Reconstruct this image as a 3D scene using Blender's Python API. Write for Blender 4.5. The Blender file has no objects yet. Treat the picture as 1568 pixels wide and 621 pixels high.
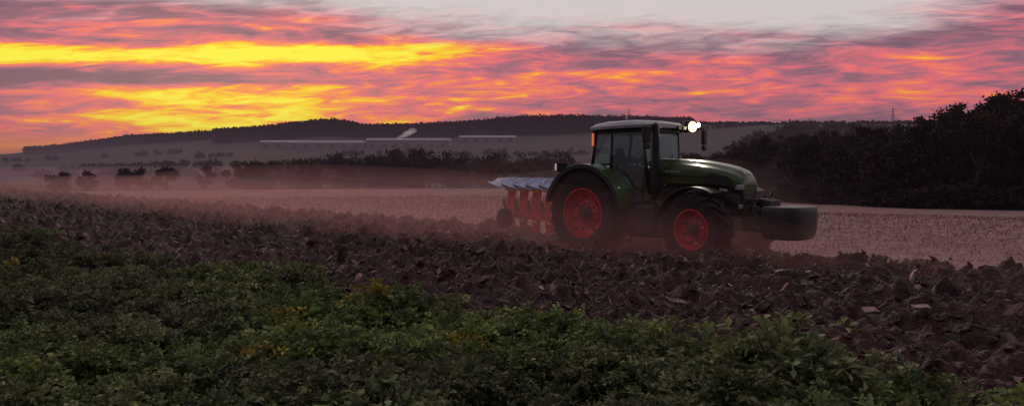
import bpy, bmesh, math, numpy as np
from mathutils import Vector
rad=math.radians
scene=bpy.context.scene
rng=np.random.default_rng(7)
F=1184.0; CX=784.0; HY=257.0; EYE=2.06

# ------------------------------------------------------------------ helpers
def link(o,parent=None):
    scene.collection.objects.link(o)
    if parent is not None: o.parent=parent
    return o
class MB:
    def __init__(s): s.v=[];s.f=[];s.m=[];s.c=[];s.n=0
    def add(s,v,f,mat=0,col=None):
        v=np.asarray(v,float).reshape(-1,3); f=np.asarray(f,int)
        s.v.append(v); s.f.append(f+s.n); s.m.append(np.full(len(f),mat,int) if np.isscalar(mat) else np.asarray(mat))
        if col is None: col=np.ones((len(v),3))*.5
        col=np.asarray(col,float)
        if col.ndim==1: col=np.tile(col,(len(v),1))
        s.c.append(col); s.n+=len(v)
    def build(s,name,mats,smooth=False,parent=None):
        me=bpy.data.meshes.new(name)
        v=np.concatenate(s.v); me.vertices.add(len(v)); me.vertices.foreach_set('co',v.astype(np.float32).ravel())
        tot=np.concatenate([np.full(len(f),f.shape[1],int) for f in s.f])
        idx=np.concatenate([f.ravel() for f in s.f])
        me.loops.add(len(idx)); me.loops.foreach_set('vertex_index',idx.astype(np.int32))
        st=np.concatenate([[0],np.cumsum(tot)[:-1]])
        me.polygons.add(len(tot)); me.polygons.foreach_set('loop_start',st.astype(np.int32))
        try: me.polygons.foreach_set('loop_total',tot.astype(np.int32))
        except Exception: pass
        me.polygons.foreach_set('material_index',np.concatenate(s.m).astype(np.int32))
        me.polygons.foreach_set('use_smooth',np.full(len(tot),smooth,bool))
        a=me.color_attributes.new('Col','FLOAT_COLOR','POINT')
        c=np.concatenate(s.c); c4=np.ones((len(c),4),np.float32); c4[:,:3]=c
        a.data.foreach_set('color',c4.ravel())
        for m in mats: me.materials.append(m)
        me.update(); me.validate()
        return link(bpy.data.objects.new(name,me),parent)
T=rng.random((256,256))
def vn(x,y,s=0):
    x=np.asarray(x,float)+s*17.13; y=np.asarray(y,float)+s*31.7
    xi=np.floor(x).astype(int); yi=np.floor(y).astype(int); fx=x-xi; fy=y-yi
    fx=fx*fx*(3-2*fx); fy=fy*fy*(3-2*fy)
    a=T[xi&255,yi&255];b=T[(xi+1)&255,yi&255];c=T[xi&255,(yi+1)&255];d=T[(xi+1)&255,(yi+1)&255]
    return (a*(1-fx)+b*fx)*(1-fy)+(c*(1-fx)+d*fx)*fy
def fbm(x,y,o=4,s=0):
    r=0;a=.5;t=0
    for i in range(o): r=r+a*vn(x*2**i,y*2**i,s+i*3); t+=a; a*=.5
    return r/t
def sst(a,b,x): 
    t=np.clip((x-a)/(b-a),0,1); return t*t*(3-2*t)

# ------------------------------------------------------------------ materials
def newmat(name):
    m=bpy.data.materials.new(name); m.use_nodes=True; nt=m.node_tree; nt.nodes.clear()
    out=nt.nodes.new('ShaderNodeOutputMaterial'); return m,nt,out
def pmat(name,col,rough=.5,metal=0,noise=.25,scale=6,bump=0,emis=None,es=0,spec=.5,coat=0):
    m,nt,out=newmat(name); p=nt.nodes.new('ShaderNodeBsdfPrincipled'); nt.links.new(p.outputs[0],out.inputs[0])
    tc=nt.nodes.new('ShaderNodeTexCoord'); n=nt.nodes.new('ShaderNodeTexNoise'); n.inputs['Scale'].default_value=scale; n.inputs['Detail'].default_value=6
    nt.links.new(tc.outputs['Object'],n.inputs['Vector'])
    r=nt.nodes.new('ShaderNodeValToRGB'); c=np.array(col)
    lo=c*(1-noise); hi=np.clip(c*(1+noise),0,1)
    r.color_ramp.elements[0].position=.3; r.color_ramp.elements[1].position=.7
    r.color_ramp.elements[0].color=(*lo,1); r.color_ramp.elements[1].color=(*hi,1)
    nt.links.new(n.outputs['Fac'],r.inputs[0]); nt.links.new(r.outputs[0],p.inputs['Base Color'])
    p.inputs['Roughness'].default_value=rough; p.inputs['Metallic'].default_value=metal
    p.inputs['Specular IOR Level'].default_value=spec
    if coat: p.inputs['Coat Weight'].default_value=coat; p.inputs['Coat Roughness'].default_value=.12
    if bump:
        b=nt.nodes.new('ShaderNodeBump'); b.inputs['Strength'].default_value=bump; b.inputs['Distance'].default_value=.02
        nt.links.new(n.outputs['Fac'],b.inputs['Height']); nt.links.new(b.outputs[0],p.inputs['Normal'])
    if emis: p.inputs['Emission Color'].default_value=(*emis,1); p.inputs['Emission Strength'].default_value=es
    return m
def attrmat(name,rough=.7,transl=0,spec=.3,bumpscale=0,bump=.4,dist=.02):
    m,nt,out=newmat(name); p=nt.nodes.new('ShaderNodeBsdfPrincipled')
    a=nt.nodes.new('ShaderNodeAttribute'); a.attribute_name='Col'
    p.inputs['Roughness'].default_value=rough; p.inputs['Specular IOR Level'].default_value=spec
    geo=nt.nodes.new('ShaderNodeNewGeometry'); n=nt.nodes.new('ShaderNodeTexNoise'); n.inputs['Scale'].default_value=bumpscale or 8; n.inputs['Detail'].default_value=8
    nt.links.new(geo.outputs['Position'],n.inputs['Vector'])
    mr=nt.nodes.new('ShaderNodeMapRange'); mr.inputs[1].default_value=.3; mr.inputs[2].default_value=.7; mr.inputs[3].default_value=.45; mr.inputs[4].default_value=1.55
    nt.links.new(n.outputs['Fac'],mr.inputs[0])
    mul=nt.nodes.new('ShaderNodeVectorMath'); mul.operation='SCALE'; nt.links.new(a.outputs['Color'],mul.inputs[0]); nt.links.new(mr.outputs[0],mul.inputs['Scale'])
    nt.links.new(mul.outputs[0],p.inputs['Base Color'])
    if bumpscale:
        b=nt.nodes.new('ShaderNodeBump'); b.inputs['Strength'].default_value=bump; b.inputs['Distance'].default_value=dist
        nt.links.new(n.outputs['Fac'],b.inputs['Height']); nt.links.new(b.outputs[0],p.inputs['Normal'])
    if transl:
        t=nt.nodes.new('ShaderNodeBsdfTranslucent'); nt.links.new(mul.outputs[0],t.inputs[0])
        mx=nt.nodes.new('ShaderNodeMixShader'); mx.inputs[0].default_value=transl
        nt.links.new(p.outputs[0],mx.inputs[1]); nt.links.new(t.outputs[0],mx.inputs[2]); nt.links.new(mx.outputs[0],out.inputs[0])
    else: nt.links.new(p.outputs[0],out.inputs[0])
    return m
def fogmat(name,col,dens):
    m,nt,out=newmat(name)
    a=nt.nodes.new('ShaderNodeVolumeAbsorption'); a.inputs['Color'].default_value=(0,0,0,1); a.inputs['Density'].default_value=dens
    e=nt.nodes.new('ShaderNodeEmission'); e.inputs[0].default_value=(*col,1); e.inputs[1].default_value=dens
    s=nt.nodes.new('ShaderNodeAddShader'); nt.links.new(a.outputs[0],s.inputs[0]); nt.links.new(e.outputs[0],s.inputs[1])
    nt.links.new(s.outputs[0],out.inputs['Volume'])
    return m

# ------------------------------------------------------------------ sky
w=bpy.data.worlds.new("World"); scene.world=w; w.use_nodes=True; nt=w.node_tree; nt.nodes.clear()
L=nt.links
def M(op,a,b=None,c=None,clamp=False):
    n=nt.nodes.new('ShaderNodeMath'); n.operation=op; n.use_clamp=clamp
    for i,x in enumerate((a,b,c)):
        if x is None: continue
        if isinstance(x,(int,float)): n.inputs[i].default_value=x
        else: L.new(x,n.inputs[i])
    return n.outputs[0]
def SS(a,b,x):
    n=nt.nodes.new('ShaderNodeMapRange'); n.interpolation_type='SMOOTHSTEP'; n.inputs[1].default_value=a; n.inputs[2].default_value=b; L.new(x,n.inputs[0]); return n.outputs[0]
def SSr(a,b,x): return M('SUBTRACT',1.0,SS(a,b,x))
def gauss(x,c,s):
    d=M('DIVIDE',M('SUBTRACT',x,c),s); return M('EXPONENT',M('MULTIPLY',M('MULTIPLY',d,d),-1.0))
tc=nt.nodes.new('ShaderNodeTexCoord'); sx=nt.nodes.new('ShaderNodeSeparateXYZ'); L.new(tc.outputs['Generated'],sx.inputs[0])
X,Y,Z=sx.outputs
azr=M('ARCTAN2',X,Y); u=M('MULTIPLY',azr,57.2958)
el=M('MULTIPLY',M('ARCSINE',Z),57.2958)
wv=M('DIVIDE',el,M('MAXIMUM',M('COSINE',azr),.35))
def noise(su,sv,off,detail=7,rough=.6,dist=.0,tilt=0.0):
    cb=nt.nodes.new('ShaderNodeCombineXYZ')
    L.new(M('MULTIPLY',u,su),cb.inputs[0]); L.new(M('MULTIPLY',M('ADD',wv,M('MULTIPLY',u,tilt)),sv),cb.inputs[1]); cb.inputs[2].default_value=off
    n=nt.nodes.new('ShaderNodeTexNoise'); n.inputs['Scale'].default_value=1; n.inputs['Detail'].default_value=detail; n.inputs['Roughness'].default_value=rough; n.inputs['Distortion'].default_value=dist
    L.new(cb.outputs[0],n.inputs['Vector']); return n.outputs['Fac']
n1=noise(.12,.72,3.1,8,.56,.9,.03)
n2=noise(.34,1.9,8.4,6,.52,.9,-.05)
n3=noise(.05,.45,15.0,5,.55,.5,.03)
def MUL(*a):
    r=a[0]
    for x in a[1:]: r=M('MULTIPLY',r,x)
    return r
def ADD(*a):
    r=a[0]
    for x in a[1:]: r=M('ADD',r,x)
    return r
A=MUL(gauss(wv,8.25,.85),SSr(-15,3,u),SS(-75,-40,u))
B=MUL(gauss(wv,5.0,1.4),gauss(u,-18,13))
C=MUL(gauss(wv,3.3,1.2),gauss(u,-17,12))
D=MUL(gauss(wv,6.0,1.9),gauss(u,16,28))
Lo=MUL(gauss(wv,1.6,1.2),gauss(u,-32,9))
dark=MUL(gauss(wv,6.6,.55),gauss(u,-31,9))
darkr=MUL(gauss(wv,9.2,.9),gauss(u,14,12))
topp=MUL(gauss(wv,10.2,.8),gauss(u,-24,14))
topd=MUL(SS(11.0,12.0,wv),SSr(-10,0,u))
heat=ADD(.31,MUL(A,.74),MUL(B,.46),MUL(C,.34),MUL(D,.13),MUL(Lo,.10),MUL(dark,-.50),MUL(darkr,-.22),MUL(topd,-.08),MUL(topp,.10),
         MUL(M('SUBTRACT',n1,.5),1.25),MUL(M('SUBTRACT',n2,.5),.95),MUL(SSr(1.5,4.8,wv),SS(-4,18,u),-.20))
ramp=nt.nodes.new('ShaderNodeValToRGB'); L.new(heat,ramp.inputs[0]); cr=ramp.color_ramp
st=[(0.0,(.20,.105,.15)),(.18,(.29,.13,.18)),(.34,(.53,.150,.20)),(.50,(.84,.165,.18)),(.64,(1.0,.27,.075)),(.76,(1.0,.60,.015)),(.95,(1.0,.92,.05))]
cr.elements[0].position=0; cr.elements[0].color=(*st[0][1],1); cr.elements[1].position=st[-1][0]; cr.elements[1].color=(*st[-1][1],1)
for p,c in st[1:-1]:
    e=cr.elements.new(p); e.color=(*c,1)
def mixc(f,a,b):
    n=nt.nodes.new('ShaderNodeMix'); n.data_type='RGBA'
    if isinstance(f,(int,float)): n.inputs[0].default_value=f
    else: L.new(f,n.inputs[0])
    for i,x in ((6,a),(7,b)):
        if isinstance(x,tuple): n.inputs[i].default_value=(*x,1)
        else: L.new(x,n.inputs[i])
    return n.outputs[2]
pw=ADD(wv,MUL(M('SUBTRACT',n3,.5),5.0),MUL(M('SUBTRACT',n2,.5),2.5),MUL(gauss(u,12,15),1.2),MUL(gauss(u,36,8),-3.0),MUL(SSr(-30,-5,u),-2.4))
pale=MUL(SS(9.0,12.2,pw),.93)
lowl=MUL(SSr(1.6,3.0,wv),SSr(-31,-24,u),.75)
cl_=mixc(lowl,ramp.outputs[0],(.92,.25,.13))
c1=mixc(pale,cl_,(.68,.63,.62))
up=SS(14,40,el); c2=mixc(up,c1,(.58,.49,.53))
back=SS(60,120,M('ABSOLUTE',u)); c3=mixc(back,c2,(.25,.205,.255))
sky=nt.nodes.new('ShaderNodeTexSky'); sky.sky_type='NISHITA'; sky.sun_disc=False; sky.sun_elevation=rad(6); sky.sun_rotation=rad(-20)
bg=nt.nodes.new('ShaderNodeBackground'); bg.inputs[1].default_value=1.0; L.new(c3,bg.inputs[0])
bg2=nt.nodes.new('ShaderNodeBackground'); bg2.inputs[1].default_value=.003; L.new(sky.outputs[0],bg2.inputs[0])
ad=nt.nodes.new('ShaderNodeAddShader'); L.new(bg.outputs[0],ad.inputs[0]); L.new(bg2.outputs[0],ad.inputs[1])
wo=nt.nodes.new('ShaderNodeOutputWorld'); L.new(ad.outputs[0],wo.inputs[0])

sun=bpy.data.lights.new('sun','SUN'); sun.energy=.5; sun.angle=rad(8); sun.color=(1,.42,.25)
so=link(bpy.data.objects.new('sun',sun))
d=Vector((math.sin(rad(-20))*math.cos(rad(6)),math.cos(rad(-20))*math.cos(rad(6)),math.sin(rad(6))))
so.rotation_euler=d.to_track_quat('Z','Y').to_euler()

# ------------------------------------------------------------------ terrain
xs=np.array([-600,0,100,200,330,400,450,480,510,530,560,640,700,800,850,1000,1150,1300,1450,1568,2200.])
ridge=np.array([240,236,229,215,207,203,197,193,191,194,200,199,195,189,187,190,192,191,190,188,190.])
r1200=np.array([255,248,246,240,230,226,224,223,222,222,222,221,220,218,217,206,194,193,192,190,192.])
r750=np.array([268,262,261,258,252,249,247,246,245,245,244,243,242,241,240,230,215,212,210,205,205.])
r450=np.array([280,276,276,274,271,270,269,268,268,268,267,266,265,264,262,252,242,240,235,225,225.])
r250=np.array([291,290,290,289,289,289,289,289,289,289,289,289,289,289,288,284,280,275,265,250,250.])
azk=np.degrees(np.arctan((xs-CX)/F))
RR=np.array([0,35,50,75,92,130,250,450,750,1200,1900,3200.])
VE0=4.75
def vedge(U): return 5.50+.022*(np.asarray(U)+3)
def terrain(x,y):
    x=np.asarray(x,float); y=np.asarray(y,float)
    r=np.hypot(x,y); az=np.degrees(np.arctan2(x,y)); azc=np.clip(az,-48,50); dep=np.cos(np.radians(azc))
    R=sst(2,20,azc)
    rows=[]
    zl=[.12,.12,.14,.10,-1.0,-3.8]; zr=[.12,.05,-.75,-2.1,-2.9,-3.6]
    for a,b in zip(zl,zr): rows.append(a*(1-R)+b*R)
    for k,rr in ((r250,250),(r450,450),(r750,750),(r1200,1200),(ridge,1900)):
        yy=np.interp(azc,azk,k); rows.append(EYE+(HY-yy)/F*rr*dep)
    rows.append(rows[-1]*.55)
    rows=np.array(rows)
    i=np.clip(np.searchsorted(RR,r,side='right')-1,0,len(RR)-2)
    t=np.clip((r-RR[i])/(RR[i+1]-RR[i]),0,1)
    n=np.arange(r.size).reshape(r.shape)
    fl=rows.reshape(len(RR),-1)
    z0=fl[i.ravel(),n.ravel()].reshape(r.shape); z1=fl[(i+1).ravel(),n.ravel()].reshape(r.shape)
    z=z0*(1-t)+z1*t
    z=z+(fbm(x/60,y/60,3,2)-.5)*np.clip((r-80)/300,0,1)*3
    z=z+(fbm(x/1.3,y/1.3,3,5)-.5)*.08*(r<90)
    v=(x+y)/math.sqrt(2)
    near=r<120
    z=np.where(near&(v<VE0-.3),.26+(z-.12)*.5,z)
    z=np.where(near&(v>=VE0-.3)&(v<16.0),z-.35,z)
    return z
def terr1(x,y): return float(terrain(np.array([x]),np.array([y]))[0])
azs=np.concatenate([np.arange(-180,-50,10),np.arange(-50,52,.4),np.arange(60,181,10)])
rs=np.concatenate([[0.3],np.geomspace(1,90,110),np.geomspace(92,3200,95)])
AZ,RG=np.meshgrid(np.radians(azs),rs)
gx=RG*np.sin(AZ); gy=RG*np.cos(AZ); gz=terrain(gx,gy)
na=len(azs); nr=len(rs)
idx=np.arange(na*nr).reshape(nr,na)
q=np.stack([idx[:-1,:-1],idx[:-1,1:],idx[1:,1:],idx[1:,:-1]],-1).reshape(-1,4)
azd=np.degrees(AZ)
edge=np.interp(azd,[-50,-5,5,12,15,19.4,27.5,38,50],[76,76,80,100,165,140,118,112,110])
stub=(RG<edge)*1.0; vv=(gx+gy)/math.sqrt(2); crop=((vv<6.2)&(RG<100))*1.0
col=np.stack([stub*(1-crop),crop,np.zeros_like(crop)],-1).reshape(-1,3)
mb=MB(); mb.add(np.stack([gx,gy,gz],-1),q,0,col)
gm,gn,gout=newmat('ground_fields')
def GN(t,**k):
    n=gn.nodes.new(t)
    for a,b in k.items(): setattr(n,a,b)
    return n
p=GN('ShaderNodeBsdfPrincipled'); p.inputs['Roughness'].default_value=.9; p.inputs['Specular IOR Level'].default_value=.12
gn.links.new(p.outputs[0],gout.inputs[0])
geo=GN('ShaderNodeNewGeometry'); at=GN('ShaderNodeAttribute',attribute_name='Col'); sep=GN('ShaderNodeSeparateColor'); gn.links.new(at.outputs['Color'],sep.inputs[0])
def gnoise(sc,det=6,vec=None):
    n=GN('ShaderNodeTexNoise'); n.inputs['Scale'].default_value=sc; n.inputs['Detail'].default_value=det; gn.links.new(vec or geo.outputs['Position'],n.inputs['Vector']); return n.outputs['Fac']
def gramp(f,st):
    r=GN('ShaderNodeValToRGB'); gn.links.new(f,r.inputs[0]); e=r.color_ramp.elements
    e[0].position=st[0][0]; e[0].color=(*st[0][1],1); e[1].position=st[-1][0]; e[1].color=(*st[-1][1],1)
    for a,b in st[1:-1]: k=e.new(a); k.color=(*b,1)
    return r.outputs[0]
def gmix(f,a,b,mode='MIX'):
    n=GN('ShaderNodeMix',data_type='RGBA',blend_type=mode)
    if isinstance(f,float): n.inputs[0].default_value=f
    else: gn.links.new(f,n.inputs[0])
    gn.links.new(a,n.inputs[6]); gn.links.new(b,n.inputs[7]); return n.outputs[2]
vor=GN('ShaderNodeTexVoronoi'); vor.inputs['Scale'].default_value=1/190; 
mp=GN('ShaderNodeMapping'); mp.inputs['Rotation'].default_value=(0,0,.5); mp.inputs['Scale'].default_value=(.6,1.5,0); gn.links.new(geo.outputs['Position'],mp.inputs[0]); gn.links.new(mp.outputs[0],vor.inputs['Vector'])
sv=GN('ShaderNodeSeparateColor'); gn.links.new(vor.outputs['Color'],sv.inputs[0])
far=gramp(sv.outputs[0],[(0,(.022,.034,.022)),(.35,(.048,.072,.036)),(.6,(.050,.042,.036)),(1,(.032,.052,.026))])
far=gmix(.35,far,gramp(gnoise(.05),[(.3,(.016,.016,.014)),(.7,(.055,.055,.04))]))
mr_=GN('ShaderNodeMapping'); mr_.inputs['Rotation'].default_value=(0,0,rad(45)); mr_.inputs['Scale'].default_value=(.35,3.2,1); gn.links.new(geo.outputs['Position'],mr_.inputs[0])
rows_=gnoise(1.3,8,mr_.outputs[0])
fine=gnoise(14,8)
stc=gmix(.5,gramp(rows_,[(.32,(.10,.05,.045)),(.5,(.27,.16,.142)),(.7,(.48,.31,.275))]),gramp(fine,[(.35,(.07,.036,.033)),(.5,(.26,.165,.15)),(.65,(.54,.37,.33))]))
cs=gramp(gnoise(6),[(.3,(.012,.010,.007)),(.7,(.04,.035,.02))])
c=gmix(sep.outputs[0],far,stc); c=gmix(sep.outputs[1],c,cs)
gn.links.new(c,p.inputs['Base Color'])
b=GN('ShaderNodeBump'); b.inputs['Strength'].default_value=.6; b.inputs['Distance'].default_value=.06; gn.links.new(fine,b.inputs['Height']); gn.links.new(b.outputs[0],p.inputs['Normal'])
ground=mb.build('ground',[gm],True)

# ------------------------------------------------------------------ ploughed field
S2=math.sqrt(2)
us=[6.0]
while us[-1]>-90:
    dd=.028 if us[-1]>-8 else .028+(-8-us[-1])*.006
    us.append(us[-1]-dd)
us=np.array(us); vs=np.arange(VE0-.35,17.6,.03)
U,V=np.meshgrid(us,vs)
def vmax(U): return 15.9+1.0*sst(-13,-17,U)+ (fbm(U/1.5,U*0,3,11)-.5)*.7
def soilz(U,V):
    Vw=V+(fbm(U/1.7,V/1.7,2,4)-.5)*.8
    fur=np.abs(np.sin(Vw*math.pi/.50))**.8
    tr=sst(13.45,13.65,V)*(1-sst(14.35,14.6,V))*sst(-16,-13,U)
    env=sst(VE0-.35,VE0,V)*(1-sst(-.35,.25,V-vmax(U)))
    z=.150+.11*fur*(fbm(U/.9,V/.9,2,6)+.3)+(fbm(U/.8,V/.5,2,8)-.5)*.17
    lump=np.maximum(0,fbm(U/.17,V/.14,2,13)-.45)*.28
    chunk=np.maximum(0,fbm(U/.42+7,V/.28,2,15)-.55)*.70
    sl=vn(U/.55,V/.25,19); z=z+(np.abs(sl-.5)<.06)*-.03
    z=z+lump+chunk+(fbm(U/.07,V/.06,2,17)-.5)*.07
    z=z-.22*tr
    return z*env-.30*(1-env)
Zs=soilz(U,V)
px=(V+U)/S2; py=(V-U)/S2
n0=len(vs); n1_=len(us); idx=np.arange(n0*n1_).reshape(n0,n1_)
q=np.stack([idx[:-1,:-1],idx[:-1,1:],idx[1:,1:],idx[1:,:-1]],-1).reshape(-1,4)
k=fbm(U/.8,V/.5,4,31); k2=fbm(U/.15,V/.12,3,33)
SOIL=np.array([.047,.0195,.0160])
base=SOIL*(.4+1.2*k)[...,None]*(.3+1.4*k2)[...,None]
mb=MB(); mb.add(np.stack([px,py,Zs],-1),q,0,base.reshape(-1,3))
m_soil=attrmat('wet_clay_soil',.62,0,.26,24,1.0,.035)
pf=mb.build('ploughed_field',[m_soil],False)
bm=bmesh.new(); bmesh.ops.create_icosphere(bm,subdivisions=2,radius=1); bm.verts.ensure_lookup_table()
iv=np.array([v.co[:] for v in bm.verts]); fi=np.array([[v.index for v in f.verts] for f in bm.faces]); bm.free()
protos=[]
for k in range(18):
    v=iv.copy()
    for j in range(7):
        nrm=rng.normal(size=3); nrm/=np.linalg.norm(nrm); c0=rng.uniform(.30,.75); dd=v@nrm-c0
        v-=np.where(dd>0,dd,0)[:,None]*nrm
    v*=1+rng.normal(size=(len(v),1))*.10
    v*=np.array([rng.uniform(.9,1.7),rng.uniform(.7,1.1),rng.uniform(.35,.75)])
    protos.append(v)
def rotm(a,b,c):
    ca,sa,cb,sb,cc,sc=np.cos(a),np.sin(a),np.cos(b),np.sin(b),np.cos(c),np.sin(c)
    return np.array([[ca*cb,ca*sb*sc-sa*cc,ca*sb*cc+sa*sc],[sa*cb,sa*sb*sc+ca*cc,sa*sb*cc-ca*sc],[-sb,cb*sc,cb*cc]])
mb=MB()
nC=9500
uu=np.where(rng.random(nC)<.75,rng.uniform(-15,3.5,nC),rng.uniform(-50,-14,nC)); vv_=rng.uniform(5.1,16.6,nC)
ss=np.exp(rng.normal(-3.2,.5,nC)); ss=np.clip(ss,.018,.15)
zz=soilz(uu,vv_)
for i in range(nC):
    if zz[i]<-.02: continue
    if 12.4<vv_[i]<16.5 and -17<uu[i]<-7 and ss[i]>.09: continue
    R=rotm(rng.uniform(0,6.3),rng.normal()*.5,rng.normal()*.5)
    v=protos[i%18]@R.T*ss[i]+np.array([(vv_[i]+uu[i])/S2,(vv_[i]-uu[i])/S2,zz[i]+ss[i]*.15])
    kk=rng.uniform(.4,1.7); mb.add(v,fi,0,SOIL*1.2*kk)
cl=mb.build('soil_clods',[m_soil],False,pf)
m_res=attrmat('straw_residue',.8,0,.2)
mb=MB()
nR=4600
uu=rng.uniform(-22,3.5,nR); vv_=rng.uniform(5.3,16.2,nR)
cw=fbm(uu/1.0,vv_/.6,2,41); keep=cw>.5; uu=uu[keep]; vv_=vv_[keep]; zz=soilz(uu,vv_)
for a,b_,z in zip(uu,vv_,zz):
    if z<.02: continue
    if rng.random()<.84: l=rng.uniform(.04,.2); wd=rng.uniform(.004,.010); n=3
    else: l=rng.uniform(.08,.30); wd=rng.uniform(.02,.055); n=5
    t=np.linspace(-.5,.5,n); bend=rng.uniform(-.5,.5)
    pr=np.concatenate([np.stack([t*l,-wd*(1-(2*t)**2*.7)+bend*t*t*l,np.sin(t*4)*.2*l],-1),np.stack([t*l,wd*(1-(2*t)**2*.7)+bend*t*t*l,np.sin(t*4+.4)*.2*l],-1)])
    R=rotm(rng.uniform(0,6.3),rng.normal()*.5,rng.normal()*.5)
    v=pr@R.T+np.array([(b_+a)/S2,(b_-a)/S2,z+.03+wd])
    f=[[j,j+1,n+j+1,n+j] for j in range(n-1)]
    kk=rng.uniform(.3,1.1); mb.add(v,f,0,np.array([.42,.27,.25])*kk)
mb.build('crop_residue',[m_res],False,pf)
# ------------------------------------------------------------------ stubble stalks
nS=46000
rr=np.sqrt(rng.uniform(12**2,52**2,nS)); aa=np.radians(rng.uniform(-34,40,nS)); x=rr*np.sin(aa); y=rr*np.cos(aa)
v_=(x+y)/S2; row=.5; v_=np.round(v_/row)*row+rng.normal(size=nS)*.09; u_=(x-y)/S2
keep=(v_>vmax(u_)+.15); u_=u_[keep]; v_=v_[keep]; x=(v_+u_)/S2; y=(v_-u_)/S2; z=terrain(x,y); n=len(x)
hh=rng.uniform(.05,.17,n); wdt=rng.uniform(.006,.013,n)*np.maximum(1,np.hypot(x,y)/20); lean=rng.normal(size=(n,2))*.06; flat=rng.random(n)<.5
aa=rng.uniform(0,6.3,n); dx=np.cos(aa)*wdt; dy=np.sin(aa)*wdt
top=np.stack([x+lean[:,0],y+lean[:,1],z+hh],-1)
ln=rng.uniform(.06,.2,n); a2=rng.uniform(0,6.3,n)
top[flat]=np.stack([x+np.cos(a2)*ln,y+np.sin(a2)*ln,z+.04],-1)[flat]
p0=np.stack([x-dx,y-dy,z+.01],-1);p1=np.stack([x+dx,y+dy,z+.01],-1);off=np.stack([dx,dy,flat*wdt],-1)
vq=np.stack([p0,p1,top+off*.8,top-off*.8],1).reshape(-1,3)
kk=rng.uniform(.3,1.15,n)
mb=MB(); mb.add(vq,np.arange(n*4).reshape(-1,4),0,np.repeat(np.array([.50,.33,.28])*kk[:,None],4,0))
mb.build('stubble_stalks',[m_res],False,ground)

# ------------------------------------------------------------------ foreground cover crop
def leafquads(base,dirv,up,l,wd,fold):
    side=np.cross(dirv,up); side/=np.linalg.norm(side)+1e-9
    m=base+dirv*l*.5
    return [base,m+side*wd+up*fold,base+dirv*l,m-side*wd+up*fold]
def plant(r,nleaf,h,dens,lk):
    V=[];C=[]
    for i in range(nleaf):
        az=r.uniform(0,6.283); out=r.uniform(.2,.9)*h; hh=h*r.uniform(.5,1.08); n=dens
        hue=r.uniform(0,1); kk=r.uniform(.7,1.35)
        P=[]
        st=np.array([math.cos(az),math.sin(az),0]); tw=r.normal()*.3
        for j in range(n+1):
            t=j/n
            P.append(st*out*t**1.1+np.array([0,0,1])*hh*math.sin(t*1.85)/.96+np.array([-st[1],st[0],0])*tw*t*t*h*.6)
        for j in range(1,n+1):
            t=j/n; dv=P[j]-P[j-1]; dv/=np.linalg.norm(dv)+1e-9
            side=np.cross(dv,[0,0,1]); side/=np.linalg.norm(side)+1e-9; up=np.cross(side,dv)
            if j%3==0:
                s=side*.003; V+= [P[j-3]-s,P[j-3]+s,P[j]+s,P[j]-s]; C+=[(.08,.12,.045)]*4
            if t<.3: continue
            sz=lk*h*(1.3-abs(t-.6)*1.2)*r.uniform(.7,1.25)
            for sg in ((1,-1) if j<n else (0,)):
                d2=dv*.5+side*sg*.9+up*r.normal()*.35+r.normal(size=3)*.22; d2/=np.linalg.norm(d2)
                V+=leafquads(P[j]+r.normal(size=3)*.004,d2,up+r.normal(size=3)*.45,sz*1.5,sz*.46,sz*.2)
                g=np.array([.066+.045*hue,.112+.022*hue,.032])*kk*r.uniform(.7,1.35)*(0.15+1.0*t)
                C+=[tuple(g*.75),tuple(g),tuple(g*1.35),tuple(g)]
    return np.array(V),np.array(C)
prA=[plant(np.random.default_rng(100+i),17,.38,12,.092) for i in range(9)]
prB=[plant(np.random.default_rng(200+i),12,.36,8,.125) for i in range(6)]
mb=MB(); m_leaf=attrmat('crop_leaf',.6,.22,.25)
edgev=lambda U_: vedge(U_)+(fbm(U_*.9,U_*0,3,51)-.5)*.7
def scatter(n,rmin,rmax,protos,sm):
    rr=np.sqrt(rng.uniform(rmin**2,rmax**2,n)); aa=np.radians(rng.uniform(-41,42,n)); x=rr*np.sin(aa); y=rr*np.cos(aa)
    U_=(x-y)/S2; V_=(x+y)/S2; keep=V_<edgev(U_); x=x[keep];y=y[keep];U_=U_[keep];V_=V_[keep]
    for i in range(len(x)):
        V0,C0=protos[rng.integers(len(protos))]
        dens=fbm(x[i]/.9,y[i]/.9,2,61)
        s=sm*rng.uniform(.65,1.1)*(.50+.82*dens)
        if V_[i]>4.9: s*=rng.uniform(.7,1.3)
        a=rng.uniform(0,6.283); ca,sa=math.cos(a),math.sin(a)
        Rm=np.array([[ca,-sa,0],[sa,ca,0],[0,0,1]])
        v=V0@Rm.T*s+np.array([x[i],y[i],.24])
        dull=np.clip((-x[i]+0.8)/7,0,1)*.45+.25*rng.random()+np.clip((fbm(x[i]/1.6,y[i]/1.6,2,71)-.5)*1.6,-.3,.4)
        dull=np.clip(dull,0,.85)
        lum=C0.mean(1,keepdims=True); c=C0*(1-dull)+dull*lum*np.array([1.15,1.08,.72])
        if rng.random()<.012: c=c*np.array([2.0,1.2,.6])
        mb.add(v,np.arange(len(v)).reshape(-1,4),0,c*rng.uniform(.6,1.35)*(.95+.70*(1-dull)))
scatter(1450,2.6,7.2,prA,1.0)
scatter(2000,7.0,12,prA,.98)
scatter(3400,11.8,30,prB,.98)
mb.build('cover_crop_foliage',[m_leaf],False)

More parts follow.
